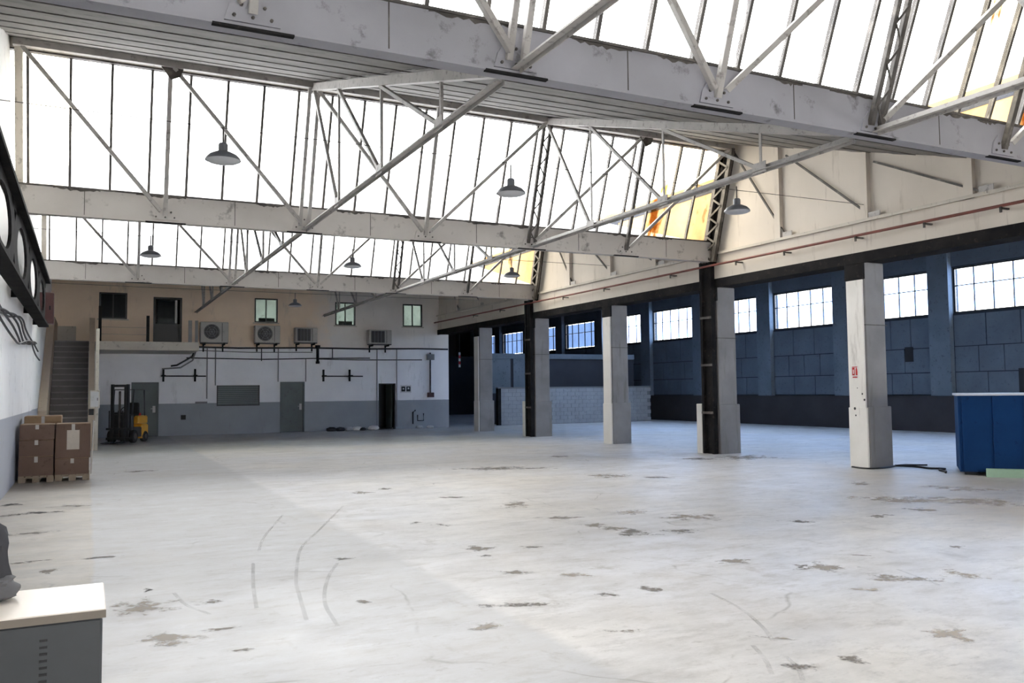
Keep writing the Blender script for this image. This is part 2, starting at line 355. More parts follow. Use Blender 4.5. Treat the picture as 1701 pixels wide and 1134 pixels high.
def smooth_pts(P, n=6):
    P = [Vector(p) for p in P]; Q = [P[0]*2-P[1]] + P + [P[-1]*2-P[-2]]; out = []
    for i in range(1, len(Q)-2):
        a, b, c, d = Q[i-1:i+3]
        for k in range(n):
            t = k/n; out.append(.5*((2*b) + (c-a)*t + (2*a-5*b+4*c-d)*t*t + (3*b-a-3*c+d)*t**3))
    return out + [P[-1]]
for k, A in enumerate(ARCS):
    P = smooth_pts(A); mb = MB(); w = .016
    for i, p in enumerate(P):
        d = (P[min(i+1,len(P)-1)] - P[max(i-1,0)]).normalized(); q = Vector((-d.y, d.x))*w
        mb.v += [(p.x+q.x, p.y+q.y, .001+.00004*k), (p.x-q.x, p.y-q.y, .001+.00004*k)]
    for i in range(len(P)-1): mb.f.append((2*i,2*i+1,2*i+3,2*i+2))
    mb.build('tyre_mark', M['tyre'], floor)

# walls
gab = []
def gable_poly(y0, y1, zb): return [(y0, zb), (y1+.30, zb), (y1+.20, Z1), (y1-.70, ZA+.12), (y0+.30, 5.20), (y0, 5.12)]
wl = MB().box(-1.5, -1.26, -8, 36.5, 0, 5.0).box(-1.3, XL, -8, 23.7, 0, 3.62)
for i in range(3): wl.prism(gable_poly(BY[i], BY[i+1], 4.9), 0, -1.5, -1.26)
wl.prism([(26.6,4.9),(36.4,4.9),(36.4,ZA+.12),(36.0,ZA+.05),(26.9,5.2),(26.6,5.12)], 0, -1.5, -1.26)
wl.prism(gable_poly(-11.4, BY[0], 4.9), 0, -1.5, -1.26)
wall_left = struct('wall_left', wl, M['left_wall'], 'whitewashed left wall with grey painted lower band')
wg = MB()
for i in range(3): wg.prism(gable_poly(BY[i], BY[i+1], 4.4), 0, 14.22, 14.42)
wg.prism([(26.95,4.4),(36.19,4.4),(36.19,ZA+.05),(36.0,ZA+.05),(26.95,5.2)], 0, 14.22, 14.42)
wl2 = struct('wall_parapet', MB().box(14.43, 14.6, -8.3, 36.45, 4.6, 7.05), paint('ochre_render', (.42,.28,.14), (.34,.20,.08), None, 0, .85, .8), 'ochre outside wall of the aisle above the sawtooth roof')
wg.prism(gable_poly(-11.4, BY[0], 4.4), 0, 14.22, 14.42)
wall_gable = struct('wall_gable', wg, M['cream'], 'cream painted sawtooth gable wall above the column row')
for i in range(4):                       # ribs on the gable wall
    for dy, in ((-2.3,), (-4.75,), (-7.05,)):
        y = BY[i+1] + dy; zt = 5.1 + (y - BY[i] - .35)*.306
        MB().box(14.12, 14.22, y-.09, y+.09, 5.0, zt).build('rib', M['cream'], wall_gable)
# back wall with its openings
OP = [(1.52,2.5,0,2.1),(7.17,8.18,0,2.09),(11.4,12.17,0,2.0),(4.66,6.34,1.13,1.96),(6.12,7.05,4.54,5.54),(9.48,10.36,4.5,5.5),(12.52,13.43,4.52,5.52),(.35,1.33,4.54,5.55),(2.27,3.32,3.6,5.44)]
wb = wallmesh(MB(), 1, 36.2, 36.45, -1.5, 14.70, 0, ZA-.05, OP)
wall_back = struct('wall_back', wb, M['back_wall'], 'two-tone back wall with grey lower band and tan upper storey')
# rooms behind the back wall
wo = MB().box(-1.5, 14.7, 36.45, 42, 3.3, 3.45).box(-1.5, 14.7, 42, 42.2, 0, 3.4).box(-1.5, -1.3, 36.45, 42, 0, 6.6).box(3.7, 3.8, 36.45, 42, 3.45, 6.6)
wallmesh(wo, 1, 42, 42.2, -1.5, 14.7, 3.4, 6.6, [(4.5,14.2,3.55,4.7)])
wo.box(-1.5, 14.49, 36.45, 38.6, 6.6, 6.75).box(-1.5, 14.49, 41.0, 42.2, 6.6, 6.75).box(14.4, 14.49, 36.45, 42, 3.45, 6.6).box(-1.5, 3.8, 38.6, 41.0, 6.6, 6.75)
wof = struct('wall_office', wo, M['plaster_white'], 'pale office rooms behind the back wall windows')
MB().box(3.8, 14.4, 38.6, 41.0, 6.65, 6.66).build('added_rooflight_pane', M['pane_office'], wof)  # unseen rooflight added to brighten the offices
MB().box(4.5, 14.2, 42.08, 42.09, 3.55, 4.7).build('pane', M['pane_office'], wof)
ws = MB().box(14.5, 14.7, 36.45, 66, 0, 6.7)
struct('wall_inner', ws, M['aisle_dark'], 'dark inner side wall of the deeper aisle')
wf = wallmesh(MB(), 1, -8.3, -8.0, -1.6, XR+.3, 0, 6.7, [(2.5,7.0,0,4.0),(17,25,0,4.0)])  # openings assumed here to bring in daylight from behind the camera
struct('wall_front', wf, M['plaster_white'], 'front wall with unseen door openings added for daylight from behind the viewer')
struct('wall_end', MB().box(14.5, XR+.3, 66, 66.3, 0, 6.7), M['aisle_dark'], 'dark end wall of the long side aisle')
# right wall with windows
PIER = [-1.9,2.6,7.1,11.6,16.1,20.65,25.1,29.55,34.2,38.7,43.5,48.3,53.0,57.6,62.2]
WZ0, WZ1 = 4.20, 5.83
wins = [(PIER[i]+.43, PIER[i+1]-.43) for i in range(len(PIER)-1)]
wr = wallmesh(MB(), 0, XR, XR+.3, -8.3, 66.3, 0, 6.7, [(a,b,WZ0,WZ1) for a, b in wins])
wall_right = struct('wall_right', wr, M['aisle_seam'], 'dark blue-grey far right wall with high windows')
MB().box(XR-.25, XR, -8, 66, 0, 1.24).build('dado', M['aisle_dado'], wall_right)
MB().box(XR-.28, XR, -8, 66, 1.24, 1.29).build('dado_rail', M['aisle_dado'], wall_right)
for y0, y1 in zip(PIER, PIER[1:]): MB().box(XR-.03, XR, y0+.43, y1-.43, WZ1+.04, 6.69).build('head_panel', M['aisle_wall'], wall_right)
for y in PIER: MB().box(XR-.22, XR, y-.42, y+.42, 0, 6.7).build('pier', M['aisle_pier'], wall_right)
pm = {}
for i in range(len(PIER)-1):
    a, b = PIER[i]+.44, PIER[i+1]-.44
    if b < 9 or a > 45: continue
    for r, (z0, z1) in enumerate(((1.32,2.12),(2.13,3.02),(3.03,4.14))):
        n = 3 + (i+r) % 2; w = (b-a)/n
        for k in range(n):
            key = (round(w,3), r)
            if key not in pm: pm[key] = MB().box(-.03, 0, .016, w-.016, .012, z1-z0-.012).mesh('panel', M['aisle_wall'])
            inst('panel', pm[key], wall_right, (XR, a+k*w, z0))
MB().box(XR-.05, XR, 21.9, 22.25, 2.55, 3.1).build('vent_opening', M['dark'], wall_right)
MB().box(XR-.05, XR, 32.0, 33.0, 1.4, 2.3).build('dark_hatch', M['dark'], wall_right)
MB().box(XR-.05, XR, 17.0, 17.9, 1.4, 2.2).build('dark_hatch', M['dark'], wall_right)
def sidewin(k, a, b, mat):
    o = MB(); o.box(XR+.05, XR+.15, a, b, WZ0, WZ0+.06).box(XR+.05, XR+.15, a, b, WZ1-.06, WZ1).box(XR+.05, XR+.15, a, a+.06, WZ0, WZ1).box(XR+.05, XR+.15, b-.06, b, WZ0, WZ1)
    f = struct('window_%d' % k, o, M['dark_frame'], 'high multi-pane window in the far right wall, number %d along it from the front' % k)
    n = 5; w = (b-a-.12)/n; zs = (WZ0+.06, WZ0+.98, WZ1-.06)
    for j in range(1, n): MB().box(XR+.07, XR+.12, a+.06+j*w-.018, a+.06+j*w+.018, WZ0+.06, WZ1-.06).build('glazing_bar', M['dark_frame'], f)
    MB().box(XR+.07, XR+.12, a+.06, b-.06, zs[1]-.018, zs[1]+.018).build('glazing_bar', M['dark_frame'], f)
    for r in range(2):
        me = MB().box(XR+.09, XR+.098, 0, w-.04, zs[r]+.02, zs[r+1]-.02).mesh('pane', mat)
        for j in range(n): inst('pane', me, f, (0, a+.08+j*w, 0))
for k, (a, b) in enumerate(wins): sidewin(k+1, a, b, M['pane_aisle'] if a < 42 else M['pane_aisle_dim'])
# side aisle ceiling and partitions
acl = struct('ceiling', MB().box(14.42, 20.4, -8.3, 66.3, 6.7, 6.95).box(21.6, XR+.3, -8.3, 66.3, 6.7, 6.95).box(20.4, 21.6, -8.3, 4, 6.7, 6.95).box(20.4, 21.6, 35, 66.3, 6.7, 6.95), M['aisle_dark'], 'flat dark ceiling over the side aisle')
rme = MB().box(20.42, 21.58, .03, 1.52, 6.8, 6.81).mesh('added_rooflight_pane', M['pane_aisle'])  # unseen rooflight strip added to light the aisle floor and walls
for k in range(20): inst('added_rooflight_pane', rme, acl, (0, 4+1.55*k, 0))
for k in range(21): MB().box(20.4, 21.6, 4+1.55*k-.03, 4+1.55*k+.03, 6.76, 6.86).build('added_rooflight_bar', M['dark_frame'], acl)
for y in (5.0, 12.6, 21.9, 31.7, 41, 50): struct('trim_%d' % int(y), MB().box(14.42, XR, y-.15, y+.15, 6.35, 6.7), M['aisle_dark'], 'dark cross beam under the aisle ceiling about %d metres along' % int(y))
struct('wall_far_partition', MB().box(14.7, XR, 55, 55.15, 0, 4.0), M['aisle_dark'], 'dark partition deep in the aisle')
part = struct('wall_block', MB().box(17.42, 26.0, 36.52, 36.66, 0, 1.73), M['mortar'], 'low grey concrete block wall across the side aisle')
bme = MB().box(.006, .424, -.02, .01, .006, .186).mesh('block', M['block'])
bmh = MB().box(.006, .209, -.02, .01, .006, .186).mesh('block', M['block'])
for r in range(9):
    x = 17.42
    if r % 2: inst('block', bmh, part, (x, 36.52, .01+r*.19)); x += .215
    while x < 25.8: inst('block', bme, part, (x, 36.52, .01+r*.19)); x += .43
MB().box(17.3, 17.45, 36.45, 36.7, 0, 1.73).build('end_post', M['steel_black'], part)
MB().box(17.3, 26.05, 36.46, 36.72, 1.73, 1.79).build('coping', M['mortar'], part)
pn = struct('wall_upper_partition', MB().box(17.42, 26.0, 38.0, 38.12, 0, 3.4), M['aisle_dark'], 'dark boarded partition behind the block wall')
for x0, x1 in ((17.42,18.7),(18.85,20.2)): MB().box(x0, x1, 37.95, 38.0, 1.5, 3.2).build('panel', M['aisle_pier'], pn)
MB().box(17.42, 26.0, 37.9, 38.0, 3.2, 3.45).build('rail', M['aisle_pier'], pn)
# roof of the main hall
BAYS = [(-1.26, 3.83), (3.83, 8.95), (8.95, 14.22)]
RY = [-11.4] + BY
for i in range(5):
    ya, za, yb, zb = RY[i]+.35, 5.12, RY[i+1]-(.70 if i < 4 else .0), ZA
    L = math.hypot(yb-ya, zb-za); th = math.atan2(zb-za, yb-ya); nrm = Vector((0, -math.sin(th), math.cos(th)))
    S_ = lambda y, o: (y, za + (y-ya)*(zb-za)/(yb-ya) + o)
    if i < 4: sl = MB().prism([(ya-.3, za-.02), (yb+.12, zb+.105), (yb+.12, zb+.22), (ya-.3, za+.14)], 0, -1.6, 14.5)
    else:                                            # narrow unseen rooflight strip added in the last slope to brighten the back wall
        cw = math.cos(th)*L/16; a_, b_ = ya+.1*cw, ya+1*cw
        sl = MB().prism([(ya-.3, za-.02), S_(a_,.065), S_(a_,.22), (ya-.3, za+.14)], 0, -1.6, 14.5).prism([S_(b_,.065), (yb+.12, zb+.105), (yb+.12, zb+.22), S_(b_,.22)], 0, -1.6, 14.5)
        sl.prism([S_(a_,.065), S_(b_,.065), S_(b_,.22), S_(a_,.22)], 0, -1.6, -.6).prism([S_(a_,.065), S_(b_,.065), S_(b_,.22), S_(a_,.22)], 0, 13.6, 14.5)
    rf = struct('ceiling', sl, M['roof_outer'], '%s sawtooth roof slope lined with boards' % ('rearmost','overhead','nearer','farther','farthest')[i])
    if i == 0: continue
    n = 16; w = L/n
    for (x0, x1) in BAYS:
        me = MB().box(x0+.01, x1-.01, .012, w-.012, 0, .05).mesh('board', M['soffit'])
        for k in range(n):
            if i == 4 and k == 0:
                for q in range(3): MB().prism([S_(a_,.12), S_(b_,.12), S_(b_,.13), S_(a_,.13)], 0, max(x0, -.6)+q*(min(x1, 13.6)-max(x0, -.6))/3+.02, max(x0, -.6)+(q+1)*(min(x1, 13.6)-max(x0, -.6))/3-.02).build('added_rooflight_pane', M['pane_office'], rf)
                continue
            p = Vector((0, ya, za)) + Vector((0, math.cos(th), math.sin(th)))*(k*w) + nrm*(.012 if k % 2 else 0)
            inst('board', me, rf, p, (th,0,0))
    if i == 4: continue
    tr = MB().box(-1.26, 14.22, yb-.02, yb+.13, zb-.16, zb+.08)
    rd = struct('trim_ridge', tr, M['cream_trim'], 'cream ridge fascia along the top of the %s sloping glazing' % ('','overhead','nearer','farther','')[i])
    MB().box(-1.26, 14.22, yb-.0, yb+.11, zb-.19, zb-.16).build('drip_strip', M['steel_dark'], rd)
# sloping glazing: every pane and mullion its own piece
GL = math.hypot(.9, ZA-Z1); GA = math.atan2(ZA-Z1, -.9)      # local y runs up the slope
mull = MB().box(-.022, .022, 0, GL, -.055, .02).mesh('mullion', M['steel_dark'])
pane_me = {}
for k in ('pane', 'pane_stain', 'pane_stain_light'): pane_me[k] = MB().box(.024, .632, .02, GL-.02, -.004, .004).mesh('pane', M[k])
for i in range(4):
    b = RY[i+1]
    f = MB().box(-1.26, 14.22, b+.14, b+.26, Z1-.06, Z1+.03)
    w = struct('window_skylight', f, M['steel_dark'], '%s sloping strip of tall sawtooth roof glazing' % ('rear','overhead','middle','far')[i])
    for k in range(24):
        x = -1.0 + .656*k
        inst('mullion', mull, w, (x, b+.2, Z1), (GA,0,0))
        if k == 23: continue
        key = 'pane'
        if i >= 1 and k >= 20: key = 'pane_stain' if k != 21 else 'pane_stain_light'
        if k == 0 and i in (1,2): key = 'pane_stain_light'
        if i == 1 and k in (17, 18): key = 'pane_stain_light'
        inst('pane', pane_me[key], w, (x, b+.2, Z1), (GA,0,0))
    MB().bar((-1.13, b+.2, Z1), (-1.13, b-.7, ZA), .27, .12, (1,0,0)).build('end_post', M['cream_trim'], w)

# ------------------------------------------------------------------ beams, trusses, columns
ORD = {1: 'nearest', 2: 'middle', 3: 'farthest', 0: 'overhead rear'}
def tplane(b, t): return (b-.06 + t*(-.86), 4.95 + t*(7.52-4.95))       # (y,z) up the truss plane
for i in range(4):
    b = BY[i]
    bt = thing('roof_beam', '%s grey painted roof beam spanning the hall under the glazing' % ORD[i], 'beam', (0,0,0), 0, 'roof beams')
    MB().box(XL-.05, 14.1, b, b+.16, Z0, Z1).build('beam_body', M['beam' if i > 1 else 'beam_grey'], bt)
    MB().box(XL-.05, 14.1, b-.03, b, Z0, Z0+.035).build('bottom_flange', M['beam' if i > 1 else 'beam_grey'], bt)
    MB().box(XL-.05, 14.1, b-.025, b+.1, Z1, Z1+.03).build('top_flange', M['steel_dark'], bt)
    for j in range(1, 6):
        x = NX[j]; mb = MB().prism([(x-.24,Z0+.05),(x+.24,Z0+.05),(x+.2,Z0+.2),(x+.1,Z0+.32),(x-.1,Z0+.32),(x-.2,Z0+.2)], 1, b-.022, b)
        g = mb.build('gusset_plate', M['beam' if i > 1 else 'beam_grey'], bt)
        bo = MB()
        for (dx, dz) in ((-.16,.1),(0,.1),(.16,.1),(-.1,.2),(.1,.2),(0,.26)): bo.lathe([(.016,0),(.016,-.018),(.008,-.022)], (x+dx, b-.022, Z0+dz), 6, 'y')
        bo.build('bolts', M['steel_dark'], g)
        MB().box(x-.34, x+.36, b-.038, b+.02, Z0-.012, Z0+.008).build('base_plate', M['steel_black'], bt)
    for x in (-.6, .75, 2.9, 4.5, 5.6, 7.3, 8.2, 10.0, 11.0, 12.4):   # peeling paint along the upper edge
        L_ = random.uniform(.35, 1.1); n_ = 14; pts = [(x, Z1), (x+L_, Z1)] + [(x+L_*(1-k/n_), Z1-random.uniform(.008, .055)*math.sin(math.pi*min(max(k/n_,.06),.94))**.5) for k in range(n_+1)]
        MB().prism(pts, 1, b-.003, b).build('peeled_patch', M['steel_dark'], bt)
    for x in (-.1, 2.5, 5.2, 7.6, 10.2, 12.7):
        MB().box(x-.006, x+.006, b-.004, b, Z0+.03, Z1).build('joint_strip', M['steel_dark'], bt)
    gt = thing('glazing_truss', '%s lattice of posts and slanting braces in front of the sloping glass' % ORD[i], 'truss', (0,0,0), 0, 'glazing trusses')
    for j in range(1, 6):
        x = NX[j]; y0, z0 = tplane(b, 0); y1, z1 = tplane(b, 1)
        if j in (2, 4):
            for s in (-1, 1): MB().angle((x+s*.085, y0, z0), (x+s*.085, y1, z1), .06, .01).build('post', M['steel_white'] if j == 2 else M['steel_dark'], gt)
            n = 11; lc = MB()
            for k in range(n):
                ya, za = tplane(b, k/n); yb, zb = tplane(b, (k+1)/n); s = 1 if k % 2 else -1
                lc.bar((x-s*.085, ya-.012, za), (x+s*.085, yb-.012, zb), .03, .008, (0,1,0))
            if j == 4: lc.build('lacing', M['steel_dark'], gt)
        else: MB().angle((x, y0, z0), (x, y1, z1), .07, .01).build('post', M['steel_white'] if j < 5 else M['steel_dark'], gt)
    for (a, c) in ((0,1),(1,2),(2,3),(4,3),(5,4),(6,5)):
        y0, z0 = tplane(b, .03); y1, z1 = tplane(b, .98); s = 1 if c > a else -1
        MB().angle((NX[c]-s*.08, y0-.03, z0), (NX[a]+s*.05, y1-.03, z1), .062, .01).build('brace', M['steel_white'], gt)
    for a in (1, 5):
        y1, z1 = tplane(b, .93); MB().prism([(NX[a]-.22,z1+.2),(NX[a]+.24,z1+.2),(NX[a]+.16,z1-.02),(NX[a],z1-.1)], 1, y1-.06, y1-.045).build('gusset_plate', M['steel_dark'], gt)
    y1, z1 = tplane(b, 1.0); MB().box(XL, 14.1, y1-.05, y1+.06, z1-.06, z1+.06).build('top_chord', M['steel_white'], gt)
    # laced end rafter at the gable
    n = 12; (ya, za), (yb, zb) = (b+.03, 4.82), (b-.78, 7.5)
    for s in (-.06, .34): MB().bar((14.04, ya-.1+s, za), (14.04, yb-.1+s, zb), .12, .09, (1,0,0)).build('end_rafter', M['steel_dark'], gt)
    MB().bar((14.13, ya+.04, za), (14.13, yb+.04, zb), .42, .02, (1,0,0)).build('gap_shade_plate', M['steel_black'], gt)  # black backing added for the dark gap between glass end and gable
    lc = MB()
    for k in range(n):
        p = (ya + (yb-ya)*k/n, za + (zb-za)*k/n); q = (ya + (yb-ya)*(k+1)/n, za + (zb-za)*(k+1)/n); s = k % 2
        lc.bar((13.99, p[0]-.16+.4*s, p[1]), (13.99, q[0]-.16+.4*(1-s), q[1]), .05, .01, (1,0,0))
    lc.build('lacing', M['steel_dark'], gt)
# roof trusses running along the hall
for i in range(4):
    y0, y1 = BY[i]+.34, BY[i+1]
    for x, side in ((3.83, 'left'), (8.95, 'middle'), (14.12, 'gable')):
        if i == 0 and x > 14: continue
        t = thing('roof_truss', '%s triangular roof truss in the %s bay of the sawtooth roof' % ({'left':'left','middle':'right-hand','gable':'gable-side'}[side], ('first','second','third','last')[i]), 'truss', (0,0,0), 0, 'roof trusses')
        def top(y): return 5.02 + (y - y0)*.3057
        if side != 'gable':
            MB().bar((x, y0, top(y0)-.03), (x, y1-.72, top(y1-.72)-.03), .12, .13).build('rafter', M['steel_white'], t)
            MB().angle((x-.02, y0, 4.88), (x-.02, y1-.03, 4.88), .075, .01, (0,0,1)).build('tie', M['steel_white'], t)
            MB().bar((x+.04, y0, 4.88), (x+.04, y1-.03, 4.88), .012, .075).build('tie', M['steel_white'], t)
        xs = x if side != 'gable' else 14.16
        nodes = [y1-2.6, y1-5.0, y1-7.4]; prev = y1-.85
        for q in nodes:
            if side != 'gable': MB().angle((xs, q, 4.9), (xs, q, top(q)-.05), .05, .008, (1,0,0)).build('web_post', M['steel_white'], t)
            MB().angle((xs-.02, prev, top(prev)-.1), (xs-.02, q+.05, 4.92 if side != 'gable' else 5.05), .05 if side != 'gable' else .035, .008, (1,0,0)).build('web_brace', M['steel_white'] if side != 'gable' else M['steel_dark'], t)
            MB().box(xs-.03, xs-.018, q-.13, q+.15, 4.84 if side != 'gable' else 5.03, 5.0 if side != 'gable' else 5.17).build('gusset_plate', M['steel_white'], t)
            prev = q
# edge girder above the columns
g = thing('edge_girder', 'long cream edge girder with black lower flange above the column row', 'girder')
MB().box(14.2, 14.8, -8, 36.2, 4.20, 4.28).build('lower_flange', M['steel_black'], g)
MB().box(14.16, 14.22, -8, 36.2, 4.18, 4.40).build('lower_lip', M['steel_black'], g)
MB().box(14.18, 14.5, -8, 36.2, 4.40, 5.0).build('web', M['cream'], g)
MB().box(14.11, 14.3, -8, 36.2, 5.0, 5.06).build('upper_flange', M['cream_trim'], g)
MB().box(14.5, 14.8, -8, 36.2, 4.28, 4.6).build('back_rail', M['steel_black'], g)
rp = thing('wall_pipe', 'rusty red pipe running along the cream edge girder', 'pipe')
MB().tube([(14.0,-8,4.72),(14.0,36.15,4.72)], .028, 8).build('pipe', M['pipe_red'], rp, True)
for y in (9.3,10.8,12.4,14.4,16.0,18.6,21.9,24.4,29.2,31.7): MB().box(13.96, 14.18, y-.02, y+.02, 4.66, 4.69).box(13.96, 13.98, y-.02, y+.02, 4.60, 4.70).build('bracket', M['steel_dark'], rp)
COLY = [12.42, 17.0, 21.88, 26.85, 31.68, 7.6, 2.7]
CL = ['concrete column with red fire sign on its whitewashed side, beside the blue container', 'second concrete column from the blue container, with a black steel channel up its side', 'third concrete column from the blue container, whitewashed on its side',
      'fourth concrete column from the blue container, with a black steel channel up its side', 'farthest concrete column, standing nearest the dark opening in the aisle', 'concrete column nearest the viewer, right of the frame', 'concrete column beside the viewer, right of the frame']
for k, y in enumerate(COLY):
    if k > 4: continue
    c = thing('column', CL[k], 'column', (14.2, y, 0), 0, 'concrete columns')
    black = k in (1, 3)
    MB().cbox(.02, .60, .02, .47, 0, 4.20, .02).build('shaft', M['concrete'], c)
    MB().cbox(.0, .65, -.02, .485, 0, 1.24, .015).build('base_casing', M['concrete'], c)
    if not black:
        MB().cbox(-.035, .0, .03, .45, 1.2, 3.84, .008).build('side_facing', M['concrete_white'], c)
        MB().cbox(-.045, -.002, .0, .47, 0, 1.22, .008).build('base_facing', M['concrete_white'], c)
    MB().box(0.0, .62, 0, .48, 2.9, 2.915).build('joint_band', M['steel_dark'], c)
    MB().box(-.03, .02, .0, .48, 3.85, 4.18).build('head_recess_shade', M['steel_black'], c)  # black strip standing in for the shaded recess at the column head
    if k == 0:
        for cy_, cz_, cr_ in ((.30,1.2,.03),(.28,1.06,.018),(.10,1.5,.02),(.22,1.62,.012),(.05,1.38,.025)): MB().lathe([(cr_,-.05),(cr_*.8,-.052)], (0,cy_,cz_), 7, 'x').build('paint_chip', M['dark_frame'], c)
    if black:
        MB().box(-.16, -.03, .04, .12, 0, 4.85).box(-.16, -.03, .40, .48, 0, 4.85).box(-.10, -.03, .12, .40, 0, 4.85).build('steel_channel', M['steel_black'], c)
        MB().cbox(-.17, -.02, .49, .70, 0, 1.25, .01).build('channel_guard', M['concrete_white'], c)
        for z in (1.0, 2.2, 3.4): MB().box(-.175, -.16, .04, .48, z, z+.06).build('strap', M['steel_dark'], c)

# ------------------------------------------------------------------ pendant lamps
def make_lamp():
    t = thing('pendant_lamp', '', 'lamp', (0,0,0), 0, 'grey industrial pendant lamps')
    MB().lathe([(.012,.05),(.012,.42)], (0,0,0), 8).build('stem', M['steel_dark'], t, True)
    MB().lathe([(.02,.2),(.05,.19),(.065,.17),(.065,.08),(.05,.06)], (0,0,0), 16).build('housing', M['lamp'], t, True)
    MB().lathe([(.05,.075),(.11,.06),(.19,.02),(.235,-.03),(.24,-.055),(.232,-.055),(.18,.01),(.1,.04),(.05,.05)], (0,0,0), 28).build('shade', M['lamp'], t, True)
    MB().lathe([(.228,-.05),(.2,-.075),(.12,-.09),(.01,-.095)], (0,0,0), 24).build('lens', M['lamp_lens'], t, True)
    return t
LP = [(1.64,12.3,4.93,'large grey pendant lamp at upper left against the middle glazing'),(6.1,12.3,4.88,'grey pendant lamp hanging in the middle of the nearer glazing strip'),(10.8,12.3,4.98,'dark pendant lamp in front of the cream gable wall'),
      (1.29,21.8,4.96,'small pendant lamp at left under the middle roof beam'),(6.16,21.8,4.97,'small pendant lamp at centre under the middle roof beam'),(10.81,21.8,4.95,'small pendant lamp beside the far dark end rafter'),(6.76,31.5,4.86,'pendant lamp in front of the tan upper back wall')]
l0 = make_lamp()
for k, (x, y, z, lb) in enumerate(LP):
    if k == 0: l0.location = (x,y,z); l0['label'] = lb
    else: dup(l0, (x,y,z), lb)
for y, z, s in ((12.3,5.33,'near'),(21.8,5.36,'second'),(31.5,5.27,'farthest')):
    tag(MB().tube([(-1.2,y,z+.02),(1.5,y,z),(6.2,y,z),(10.8,y,z),(14.22,y,z+.02)], .006, 5).build('lamp_wire', M['steel_dark']), 'thin supply wire carrying the %s row of pendant lamps' % s, 'wire', 'lamp wires')

# ------------------------------------------------------------------ back wall: doors, windows, units
YB = 36.2
def bdoor(n, x0, x1, z1, lb, handle=1):
    d = struct('door_%d' % n, MB().box(x0+.05, x1-.05, YB+.05, YB+.10, .01, z1-.05), M['grey_door'], lb)
    MB().box(x0, x0+.05, YB-.02, YB+.12, 0, z1).box(x1-.05, x1, YB-.02, YB+.12, 0, z1).box(x0+.05, x1-.05, YB-.02, YB+.12, z1-.05, z1).build('door_frame', M['grey_door'], d)
    hx = x1-.16
    if handle: h = MB().box(hx-.05, hx+.05, YB+.035, YB+.05, .92, 1.18).build('lock_plate', M['metal_light'], d); MB().tube([(hx,YB+.03,1.07),(hx,YB-.01,1.07),(hx-.12,YB-.01,1.07)], .012, 6).build('lever', M['metal_light'], h)
bdoor(1, 1.52, 2.5, 2.1, 'grey-green door under the landing behind the forklift')
bdoor(2, 7.17, 8.18, 2.09, 'grey-green steel door in the middle of the back wall')
d3 = struct('door_3', MB().box(11.4,11.45,YB-.01,YB+.2,0,2.0).box(12.12,12.17,YB-.01,YB+.2,0,2.0).box(11.45,12.12,YB-.01,YB+.2,1.95,2.0), M['dark_frame'], 'dark open doorway at the right of the back wall')
MB().box(12.05, 12.10, YB+.25, YB+1.0, .02, 1.95).build('door_leaf', M['grey_door'], d3)
struct('wall_store', MB().box(10.5, 13.5, 37.8, 37.9, 0, 3.3).box(10.5,10.6,36.45,37.8,0,3.3).box(13.4,13.5,36.45,37.8,0,3.3), M['aisle_dark'], 'dark store room behind the open doorway')
sh = thing('roller_shutter', 'dark grey roller shutter in a wide hatch of the back wall', 'shutter', (0,0,0))
for k in range(10): MB().box(4.7, 6.3, YB+.04, YB+.06, 1.17+.0775*k, 1.17+.0775*k+.072).build('slat', M['grey_door'], sh)
MB().box(4.66,4.70,YB-.01,YB+.1,1.13,1.96).box(6.30,6.34,YB-.01,YB+.1,1.13,1.96).box(4.7,6.3,YB-.01,YB+.1,1.13,1.17).box(4.7,6.3,YB-.01,YB+.1,1.945,1.96).build('frame', M['dark_frame'], sh)
def bwin(n, x0, x1, z0, z1, lb, mat, bars=1, shelf=False):
    f = .05
    o = struct('window_%d' % n, MB().box(x0,x0+f,YB-.02,YB+.1,z0,z1).box(x1-f,x1,YB-.02,YB+.1,z0,z1).box(x0+f,x1-f,YB-.02,YB+.1,z0,z0+f).box(x0+f,x1-f,YB-.02,YB+.1,z1-f,z1), M['dark_frame'], lb)
    w = (x1-x0-2*f)/(bars+1)
    for k in range(bars+1): MB().box(x0+f+k*w+.005, x0+f+(k+1)*w-.005, YB+.04, YB+.05, z0+f, z1-f).build('pane', mat, o)
    for k in range(1, bars+1): MB().box(x0+f+k*w-.02, x0+f+k*w+.02, YB+.0, YB+.08, z0+f, z1-f).build('sash_bar', M['dark_frame'], o)
    MB().box(x0-.06, x1+.06, YB-.06, YB, z0-.05, z0).build('sill', M['cream_trim'], o)
    if shelf: MB().box(x0+.2, x1-.1, YB+.14, YB+.24, z0+.05, z0+.2).build('window_ledge_box', M['dark_frame'], o)
bwin(21, .35, 1.33, 4.54, 5.55, 'dark reflecting window above the landing', M['pane_dark'], 1)
bwin(22, 6.12, 7.05, 4.54, 5.54, 'pale lit upper window above the second outdoor unit', M['pane_office'], 1, True)
bwin(23, 9.48, 10.36, 4.5, 5.5, 'pale lit upper window in the middle right of the back wall', M['pane_office'], 1, True)
bwin(24, 12.52, 13.43, 4.52, 5.52, 'pale lit upper window at the far right of the back wall', M['pane_office'], 1)
d4 = struct('door_4', MB().box(2.27,2.35,YB-.02,YB+.12,3.6,5.44).box(3.24,3.32,YB-.02,YB+.12,3.6,5.44).box(2.35,3.24,YB-.02,YB+.12,5.36,5.44), M['dark_frame'], 'dark glazed door onto the landing')
MB().box(2.35, 3.24, YB+.05, YB+.1, 3.6, 4.4).build('lower_panel', M['dark_frame'], d4)
MB().box(2.40, 3.05, YB+.06, YB+.07, 4.4, 5.33).build('pane', M['pane_dark'], d4)
MB().box(3.07, 3.14, YB+.03, YB+.06, 4.45, 5.33).build('pale_stile', M['plaster_white'], d4)
